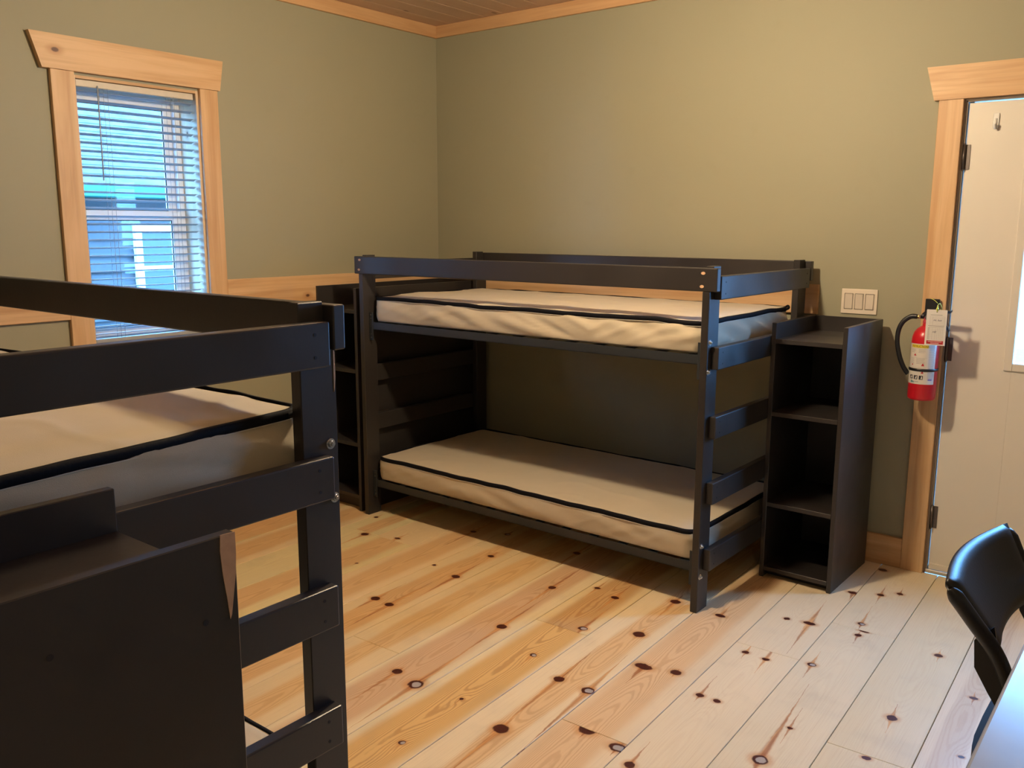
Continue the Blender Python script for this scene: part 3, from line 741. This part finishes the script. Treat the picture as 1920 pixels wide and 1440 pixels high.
# sn is turned round: its local x=0 panel is the one facing the camera
pan = sides[0]
bs = bmesh.new()
add_prism(bs, [(.0, 0), (-.022, .001), (-.0235, -.02), (-.021, -.055), (-.017, -.085), (-.0135, -.118), (-.011, -.112), (-.007, -.088), (-.002, -.058), (0, -.03)], 'x', -.0012, .0)
bmesh.ops.scale(bs, vec=(1, -1, 1), verts=bs.verts)
o = mesh_obj('paint_chip', bs, RAW, pan, recentre=False); o.location = Vector((0, 0.0005, 1.1305)) - pan.location
o['label'] = 'splintered bare wood at the corner'
bs = bmesh.new()
for yy, zz_ in ((.05, 1.02), (.245, 1.05), (.42, 1.02)):
    bs = bmesh.new(); add_cyl(bs, (.002, yy, zz_), (-.0005, yy, zz_), .0042, 12)
    o = mesh_obj('screw', bs, DARKHOLE, pan); o.location = o.location - pan.location

# ------------------------------------------------------------------ light switch
ls_ = tag(empty('light_switch', (2.587, -.0005, 1.198)), 'white triple rocker light switch on the green wall', 'light switch')
box('cover_plate', -.079, .079, -.006, 0, -.056, .056, SWITCH, ls_, .002, 2)
for i in (-1, 0, 1):
    f = box('rocker', i * .046 - .0165, i * .046 + .0165, -.0085, -.004, -.033, .033, ROCK, ls_, .001)
    f.rotation_euler.x = math.radians(2.2 if i < 1 else -3.0)
    bs = bmesh.new(); ring_frame(bs, i * .046 - .0185, i * .046 + .0185, -.035, .035, .0012, -.0068, -.005); mesh_obj('rocker_gap_shade', bs, simple('switch_shadow_gap', (.40, .35, .29), .5), ls_)  # darker ring: shade of the gap round the rocker, put in as colour
for i in (-1, 0, 1):
    for zq in (-.048, .048):
        bs = bmesh.new(); add_cyl(bs, (i * .046, -.004, zq), (i * .046, -.0066, zq), .0024, 8); mesh_obj('screw', bs, SWITCH, ls_)

# ------------------------------------------------------------------ fire extinguisher
EX, EY, EZ = 2.902, -.098, .803
ex = tag(empty('fire_extinguisher', (EX, EY, EZ)), 'red fire extinguisher hanging on the pine door casing', 'fire extinguisher')
R_ = .060
bs = bmesh.new(); add_lathe(bs, [(.02, 0.002), (.05, 0), (.0575, .004), (R_, .012), (R_, .25), (.0585, .268), (.052, .288), (.040, .303), (.026, .312), (.019, .316), (.019, .326)], (0, 0, 0), 48)
mesh_obj('cylinder', bs, RED, ex, recentre=False)
bs = bmesh.new(); add_lathe(bs, [(.016, 0), (.019, .004), (.019, .012), (.016, .016), (.016, .03), (.012, .034)], (0, 0, .324), 24)
mesh_obj('valve_collar', bs, simple('red_collar', (.45, .05, .07), .35), ex)
bs = bmesh.new(); add_box(bs, -.022, .020, -.012, .012, .350, .368, .003); add_cyl(bs, (-.03, 0, .352), (-.008, 0, .352), .008, 12); add_box(bs, -.010, .018, -.009, .009, .366, .378, .003)
mesh_obj('valve_head', bs, BLACK, ex)
bs = bmesh.new(); add_cyl(bs, (.002, -.012, .352), (.002, -.017, .352), .011, 20); add_cyl(bs, (-.018, -.010, .360), (-.018, -.014, .360), .004, 10); mesh_obj('pressure_gauge', bs, CHROME, ex)
bs = bmesh.new()
add_prism(bs, [(-.028, .362), (-.012, .378), (.03, .386), (.094, .382), (.100, .388), (.100, .380), (.094, .373), (.03, .374), (-.01, .364)], 'y', -.010, .010)
mesh_obj('squeeze_lever', bs, BLACK, ex)
bs = bmesh.new()
add_prism(bs, [(-.005, .352), (.03, .350), (.062, .340), (.088, .318), (.098, .300), (.090, .298), (.080, .312), (.056, .328), (.028, .338), (-.005, .340)], 'y', -.010, .010)
mesh_obj('carry_handle', bs, BLACK, ex)
bs = bmesh.new(); add_cyl(bs, (-.050, 0, .352), (-.028, 0, .352), .0075, 14); mesh_obj('hose_fitting', bs, BRASS, ex)
bs = bmesh.new(); hp = spline([(-.046, 0, .352), (-.075, 0, .350), (-.105, -.004, .326), (-.120, -.008, .29), (-.121, -.012, .24), (-.106, -.014, .18), (-.086, -.012, .135), (-.064, -.008, .105)], 8)
add_tube(bs, hp, .0105, 12); mesh_obj('hose', bs, BLACK, ex)
bs = bmesh.new(); add_box(bs, -.030, .030, .060, .077, .355, .425, .002); add_box(bs, -.012, .012, .010, .062, .372, .378, .001); add_box(bs, -.012, .012, .0, .012, .366, .378, .001)
mesh_obj('wall_bracket', bs, BLACK, ex)
def cyl_patch(bm, a0, a1, z0, z1, r, mi=0, n=None):
    n = n or max(1, int(abs(a1 - a0) / .12)); A = []
    for i in range(n + 1):
        a = a0 + (a1 - a0) * i / n; A.append((bm.verts.new((r * math.sin(a), -r * math.cos(a), z0)), bm.verts.new((r * math.sin(a), -r * math.cos(a), z1))))
    for p, q in zip(A, A[1:]): f = bm.faces.new((p[0], q[0], q[1], p[1])); f.material_index = mi; f.smooth = True
def ang(mm): return mm / R_
AO = math.radians(-16)         # label's middle turns towards the viewer
bs = bmesh.new(); cyl_patch(bs, AO - ang(.095), AO + ang(.082), .072, .243, R_ + .0004, n=40); lab = mesh_obj('label', bs, LABEL, ex, recentre=False)
bs = bmesh.new()
cyl_patch(bs, AO - ang(.036), AO + ang(.045), .226, .239, R_ + .0007, 0)                       # yellow bar
def lines(a0, a1, z0, n, pitch=.0042, mi=1, jag=True):
    for i in range(n):
        e = a1 - (random.random() * .25 * (a1 - a0) if jag else 0)
        cyl_patch(bs, a0, e, z0 - i * pitch, z0 - i * pitch + .0013, R_ + .0007, mi)
lines(AO - ang(.034), AO - ang(.010), .218, 4); lines(AO + ang(.004), AO + ang(.036), .219, 4)
lines(AO - ang(.034), AO - ang(.012), .180, 6); lines(AO - ang(.004), AO + ang(.036), .180, 6)
lines(AO - ang(.070), AO - ang(.044), .236, 36, .0044); lines(AO + ang(.048), AO + ang(.078), .236, 34, .0044)
for zz_ in (.226, .187, .146, .128): cyl_patch(bs, AO - ang(.040), AO + ang(.040), zz_ - .003, zz_ - .0025, R_ + .0007, 1)
def tri(a, z0, w, h, mi):
    v = [bs.verts.new(((R_ + .0008) * math.sin(aa), -(R_ + .0008) * math.cos(aa), zz2)) for aa, zz2 in ((a - ang(w), z0), (a + ang(w), z0), (a, z0 + h))]
    f = bs.faces.new(v); f.material_index = mi
tri(AO - ang(.012), .192, .007, .010, 2); tri(AO + ang(.026), .150, .007, .013, 2); tri(AO + ang(.026), .118, .006, .012, 2); cyl_patch(bs, AO - ang(.026), AO - ang(.020), .151, .157, R_ + .0008, 2)
for i, c_ in enumerate((-.024, -.001, .022)):                                                   # three black pictograms
    cyl_patch(bs, AO + ang(c_ - .0085), AO + ang(c_ + .0085), .092, .109, R_ + .0007, 3)
    tri(AO + ang(c_ - .001 + .002 * i), .0945, .0045, .010, 4); cyl_patch(bs, AO + ang(c_ + .001), AO + ang(c_ + .0055), .099, .106, R_ + .0008, 4)
cyl_patch(bs, AO - ang(.026), AO - ang(.016), .077, .087, R_ + .0007, 5); tri(AO - ang(.012), .078, .006, .008, 5); cyl_patch(bs, AO - ang(.008), AO + ang(.012), .081, .0835, R_ + .0007, 1)
cyl_patch(bs, AO + ang(.052), AO + ang(.070), .089, .0945, R_ + .0007, 6)
prt = mesh_obj('label_print', bs, [YEL, INK, INKR, INKD, LABEL, simple('teal_print', (.08, .22, .25), .5), simple('violet_print', (.18, .12, .45), .5)], lab, recentre=False)
def text_mesh(s, size):
    cu = bpy.data.curves.new('t', 'FONT'); cu.body = s; cu.size = size; cu.align_x = 'LEFT'
    ob = bpy.data.objects.new('t', cu); COL.objects.link(ob)
    dg = bpy.context.evaluated_depsgraph_get(); me = bpy.data.meshes.new_from_object(ob.evaluated_get(dg))
    b = bmesh.new(); b.from_mesh(me); bpy.data.objects.remove(ob, do_unlink=True); bpy.data.meshes.remove(me)
    bmesh.ops.subdivide_edges(b, edges=[e for e in b.edges if e.calc_length() > .02], cuts=2); return b
b = text_mesh('INSTRUCTIONS', .0125)
for v in b.verts:
    a = AO - ang(.033) + v.co.x * .92 / R_; v.co = Vector(((R_ + .0010) * math.sin(a), -(R_ + .0010) * math.cos(a), .228 + v.co.y))
mesh_obj('label_lettering', b, INKD, lab, recentre=False)
bs = bmesh.new()
n = 40; rr0, rr1 = R_ + .0005, R_ + .003
prof = [(rr0, .1265), (rr1, .1275), (rr1, .1375), (rr0, .1385)]
rings = [[bs.verts.new((r * math.cos(2 * PI * i / n), r * math.sin(2 * PI * i / n), z_)) for r, z_ in prof] for i in range(n)]
for i in range(n):
    a, c = rings[i], rings[(i + 1) % n]
    for q in range(4): bs.faces.new((a[q], a[(q + 1) % 4], c[(q + 1) % 4], c[q]))
mesh_obj('strap', bs, BLACK, ex, smooth=True)
bs = bmesh.new(); add_box(bs, -.02, .02, R_ + .001, .077, .120, .146, .002); mesh_obj('strap_bracket', bs, BLACK, ex)

ex.scale = (.92, .92, 1)
# inspection tag, hanging from the lever by a yellow tie
TGC = Vector((2.9535, -.174, 1.124))
tg = tag(empty('inspection_tag', TGC, math.radians(4)), 'white paper inspection tag with a red band hanging on the fire extinguisher', 'tag')
tg.scale = (.88, .92, .92)
card = box('card', -.044, .044, -.0006, 0, -.083, .077, PAPER, tg, .0003)
bs = bmesh.new()
def rect(x0, x1, z0, z1, y=-.0009, mi=0):
    f = bs.faces.new([bs.verts.new((a, y, b_)) for a, b_ in ((x0, z0), (x1, z0), (x1, z1), (x0, z1))]); f.material_index = mi
rect(-.036, .036, -.078, -.062, mi=1)
for i, zz_ in enumerate((-.0675, -.0745)): rect(-.030 + .012 * i, .030 - .012 * i, zz_, zz_ + .0020, -.0011, 2)
rect(-.027, .024, .0525, .0545)
for i in range(8): rect(-.028, .035, .0465 - i * .0055, .0470 - i * .0055)
rect(-.034, .036, .0035, .0055); rect(-.030, .034, -.002, -.0005)
for i in range(13): rect(-.036, .036, -.0075 - i * .0042, -.0071 - i * .0042); rect(-.034, -.028, -.0055 - i * .0042, -.0040 - i * .0042)
for xx in (-.026, -.015, -.002, .007, .015, .022, .030): rect(xx, xx + .0005, -.058, -.0045)
for xx in (-.028, -.016, .0355): rect(xx, xx + .0006, .008, .0465)
o = mesh_obj('printed_form', bs, [INK, INKR, PAPER], tg, recentre=False)
for s_, x_, z_, sz in (('Hi, but', -.013, .026, .0125), ('HE', -.013, -.027, .0125)):
    b = text_mesh(s_, sz)
    for v in b.verts: v.co = Vector((v.co.x * 1.0 + v.co.y * .25 + x_, -.0012, v.co.y + z_))
    mesh_obj('handwriting', b, INKB, tg, recentre=False)
bs = bmesh.new(); add_cyl(bs, (0, -.0003, .068), (0, -.0012, .068), .003, 12); mesh_obj('punched_hole', bs, DARKHOLE, tg)
bs = bmesh.new()
add_tube(bs, spline([(0, -.001, .068), (.001, -.002, .080), (-.001, .0, .094), (.006, .012, .104), (.009, .05, .086), (.004, .085, .072), (-.006, .075, .070), (-.004, .030, .092), (.003, -.001, .090), (-.001, -.001, .078), (0, -.0005, .068)], 5), .0018, 6)
add_tube(bs, spline([(-.002, .004, .106), (-.020, .020, .118), (-.038, .03, .124)], 5), .0013, 6)
add_cyl(bs, (0, -.001, .076), (.001, -.001, .088), .0065, 8, .004)
mesh_obj('plastic_tie', bs, STRAPY, tg)

# ------------------------------------------------------------------ table
tb = tag(empty('table', (4.02, -2.72, 0)), 'white-topped table at the bottom right corner', 'table')
bs = bmesh.new(); add_box(bs, -.40, .40, -.78, .78, .718, .75, .006, seg=3); mesh_obj('tabletop', bs, TABLE, tb)
bs = bmesh.new(); add_box(bs, -.33, .33, -.70, .70, .655, .718, .002); mesh_obj('apron', bs, BLACK, tb)
for sx in (-1, 1):
    for sy in (-1, 1):
        bs = bmesh.new(); add_cyl(bs, (sx * .30, sy * .67, 0), (sx * .30, sy * .67, .66), .016, 16); mesh_obj('leg', bs, CHROME, tb)

# ------------------------------------------------------------------ chair
CX0, CY0 = 3.66, -1.93
ch = tag(empty('chair', (CX0, CY0, 0)), 'black vinyl chair tucked in at the white-topped table', 'chair')
def chp(x_, y_, z_): return (x_ - CX0, y_ - CY0, z_)
# backrest: a curved, padded slab leaning back, arched along its lower edge
bs = bmesh.new(); NU, NV = 22, 12; g = {}
A0, A1 = Vector((3.462, -2.175, .800)), Vector((3.488, -1.68, .800)); B0_, B1_ = Vector((3.560, -2.105, .632)), Vector((3.575, -1.72, .632))
for s in (0, 1):
    for i in range(NU + 1):
        u = i / NU; arch = .016 * math.sin(PI * u) ** .6
        for j in range(NV + 1):
            v = j / NV; vv = v * (1 - arch / .17)
            p = A0.lerp(A1, u).lerp(B0_.lerp(B1_, u), vv)
            p.x -= .035 * math.sin(PI * u) * (1 - .6 * v)                     # wraps round the sitter
            e = min(u, 1 - u) * 2.2; f = min(v, 1 - v) * 2.2; th = .004 + .013 * (1 - max(0, 1 - e * 5) ** 2) ** .5 * (1 - max(0, 1 - f * 4) ** 2) ** .5
            p += Vector((.85, 0, .5)) * (th if s else -th)
            g[s, i, j] = bs.verts.new(chp(*p))
for s in (0, 1):
    for i in range(NU):
        for j in range(NV): bs.faces.new((g[s, i, j], g[s, i + 1, j], g[s, i + 1, j + 1], g[s, i, j + 1]))
for i in range(NU):
    for j in (0, NV): bs.faces.new((g[0, i, j], g[0, i + 1, j], g[1, i + 1, j], g[1, i, j]))
for j in range(NV):
    for i in (0, NU): bs.faces.new((g[0, i, j], g[0, i, j + 1], g[1, i, j + 1], g[1, i, j]))
mesh_obj('backrest', bs, VINYL, ch, smooth=True)
for sy, A, Bq in ((0, A0, B0_), (1, A1, B1_)):
    bs = bmesh.new(); e = Vector((Bq.x + .045, Bq.y + (.03 if sy == 0 else 0), .42))
    add_tube(bs, [chp(*q) for q in spline([A + Vector((.006, 0, -.012)), A.lerp(Bq, .5), Bq, Bq.lerp(e, .5) + Vector((.012, 0, 0)), e], 6)], .0165, 12, rfun=lambda u: min(1, .35 + 9 * u))
    mesh_obj('side_upright', bs, VINYL, ch)
    bs = bmesh.new()
    add_prism(bs, [(A.x + .085, .70), (A.x + .05, .66), (A.x + .055, .60), (A.x + .085, .55), (Bq.x + .02, .50), (Bq.x + .02, .56)], 'y', Bq.y - .004, Bq.y + .004)
    bmesh.ops.translate(bs, verts=bs.verts, vec=(-CX0, -CY0, 0)); mesh_obj('side_web', bs, BLACK, ch)
bs = bmesh.new()
pl_ = []
for i in range(40):
    a = 2 * PI * i / 40; c_, s_ = math.cos(a), math.sin(a)
    pl_.append((.215 * math.copysign(abs(c_) ** .55, c_), .27 * math.copysign(abs(s_) ** .55, s_)))
add_prism(bs, pl_, 'z', .405, .45); bmesh.ops.bevel(bs, geom=[e for e in bs.edges if abs(e.verts[0].co.z - e.verts[1].co.z) < .001], offset=.014, segments=3, affect='EDGES')
bmesh.ops.translate(bs, verts=bs.verts, vec=(3.745 - CX0, -2.02 - CY0, 0)); mesh_obj('seat', bs, simple('seat_vinyl', (.010, .011, .014), .7, spec=.15), ch)
for sx, sy in ((-1, -1), (-1, 1), (1, -1), (1, 1)):
    bs = bmesh.new(); x_, y_ = 3.745 - CX0 + sx * .15, -2.02 - CY0 + sy * .19
    add_tube(bs, spline([(x_, y_, .41), (x_ + sx * .015, y_ + sy * .005, .2), (x_ + sx * .03, y_ + sy * .01, 0.008)], 5), .011, 12); add_cyl(bs, (x_ + sx * .03, y_ + sy * .01, 0), (x_ + sx * .03, y_ + sy * .01, .02), .014, 12)
    mesh_obj('leg', bs, BLACK, ch)

# ------------------------------------------------------------------ ceiling lights
for i, ((lx, ly), st) in enumerate(LAMPS):
    cl = tag(empty('ceiling_light', (lx, ly, RZ)), 'round glass ceiling light %s' % ('over the middle of the room' if i == 0 else 'over the table side of the room'), 'ceiling light')
    bs = bmesh.new(); add_lathe(bs, [(.02, -.032), (.062, -.022), (.066, -.004), (.066, 0), (.03, 0)], (0, 0, 0), 28); mesh_obj('canopy', bs, WHITE, cl, recentre=False)
    bs = bmesh.new(); add_cyl(bs, (0, 0, -.03), (0, 0, -.27), .008, 12); mesh_obj('stem', bs, WHITE, cl)
    bs = bmesh.new(); add_lathe(bs, [(.02, -.305), (.045, -.298), (.045, -.268), (.01, -.262)], (0, 0, 0), 24); mesh_obj('lamp_holder', bs, WHITE, cl)
    bs = bmesh.new(); add_lathe(bs, [(.002, -.435), (.030, -.428), (.052, -.405), (.060, -.372), (.054, -.338), (.038, -.312), (.032, -.304)], (0, 0, 0), 28)
    mesh_obj('globe', bs, emis('lit_globe', LAMP, st), cl, recentre=False)
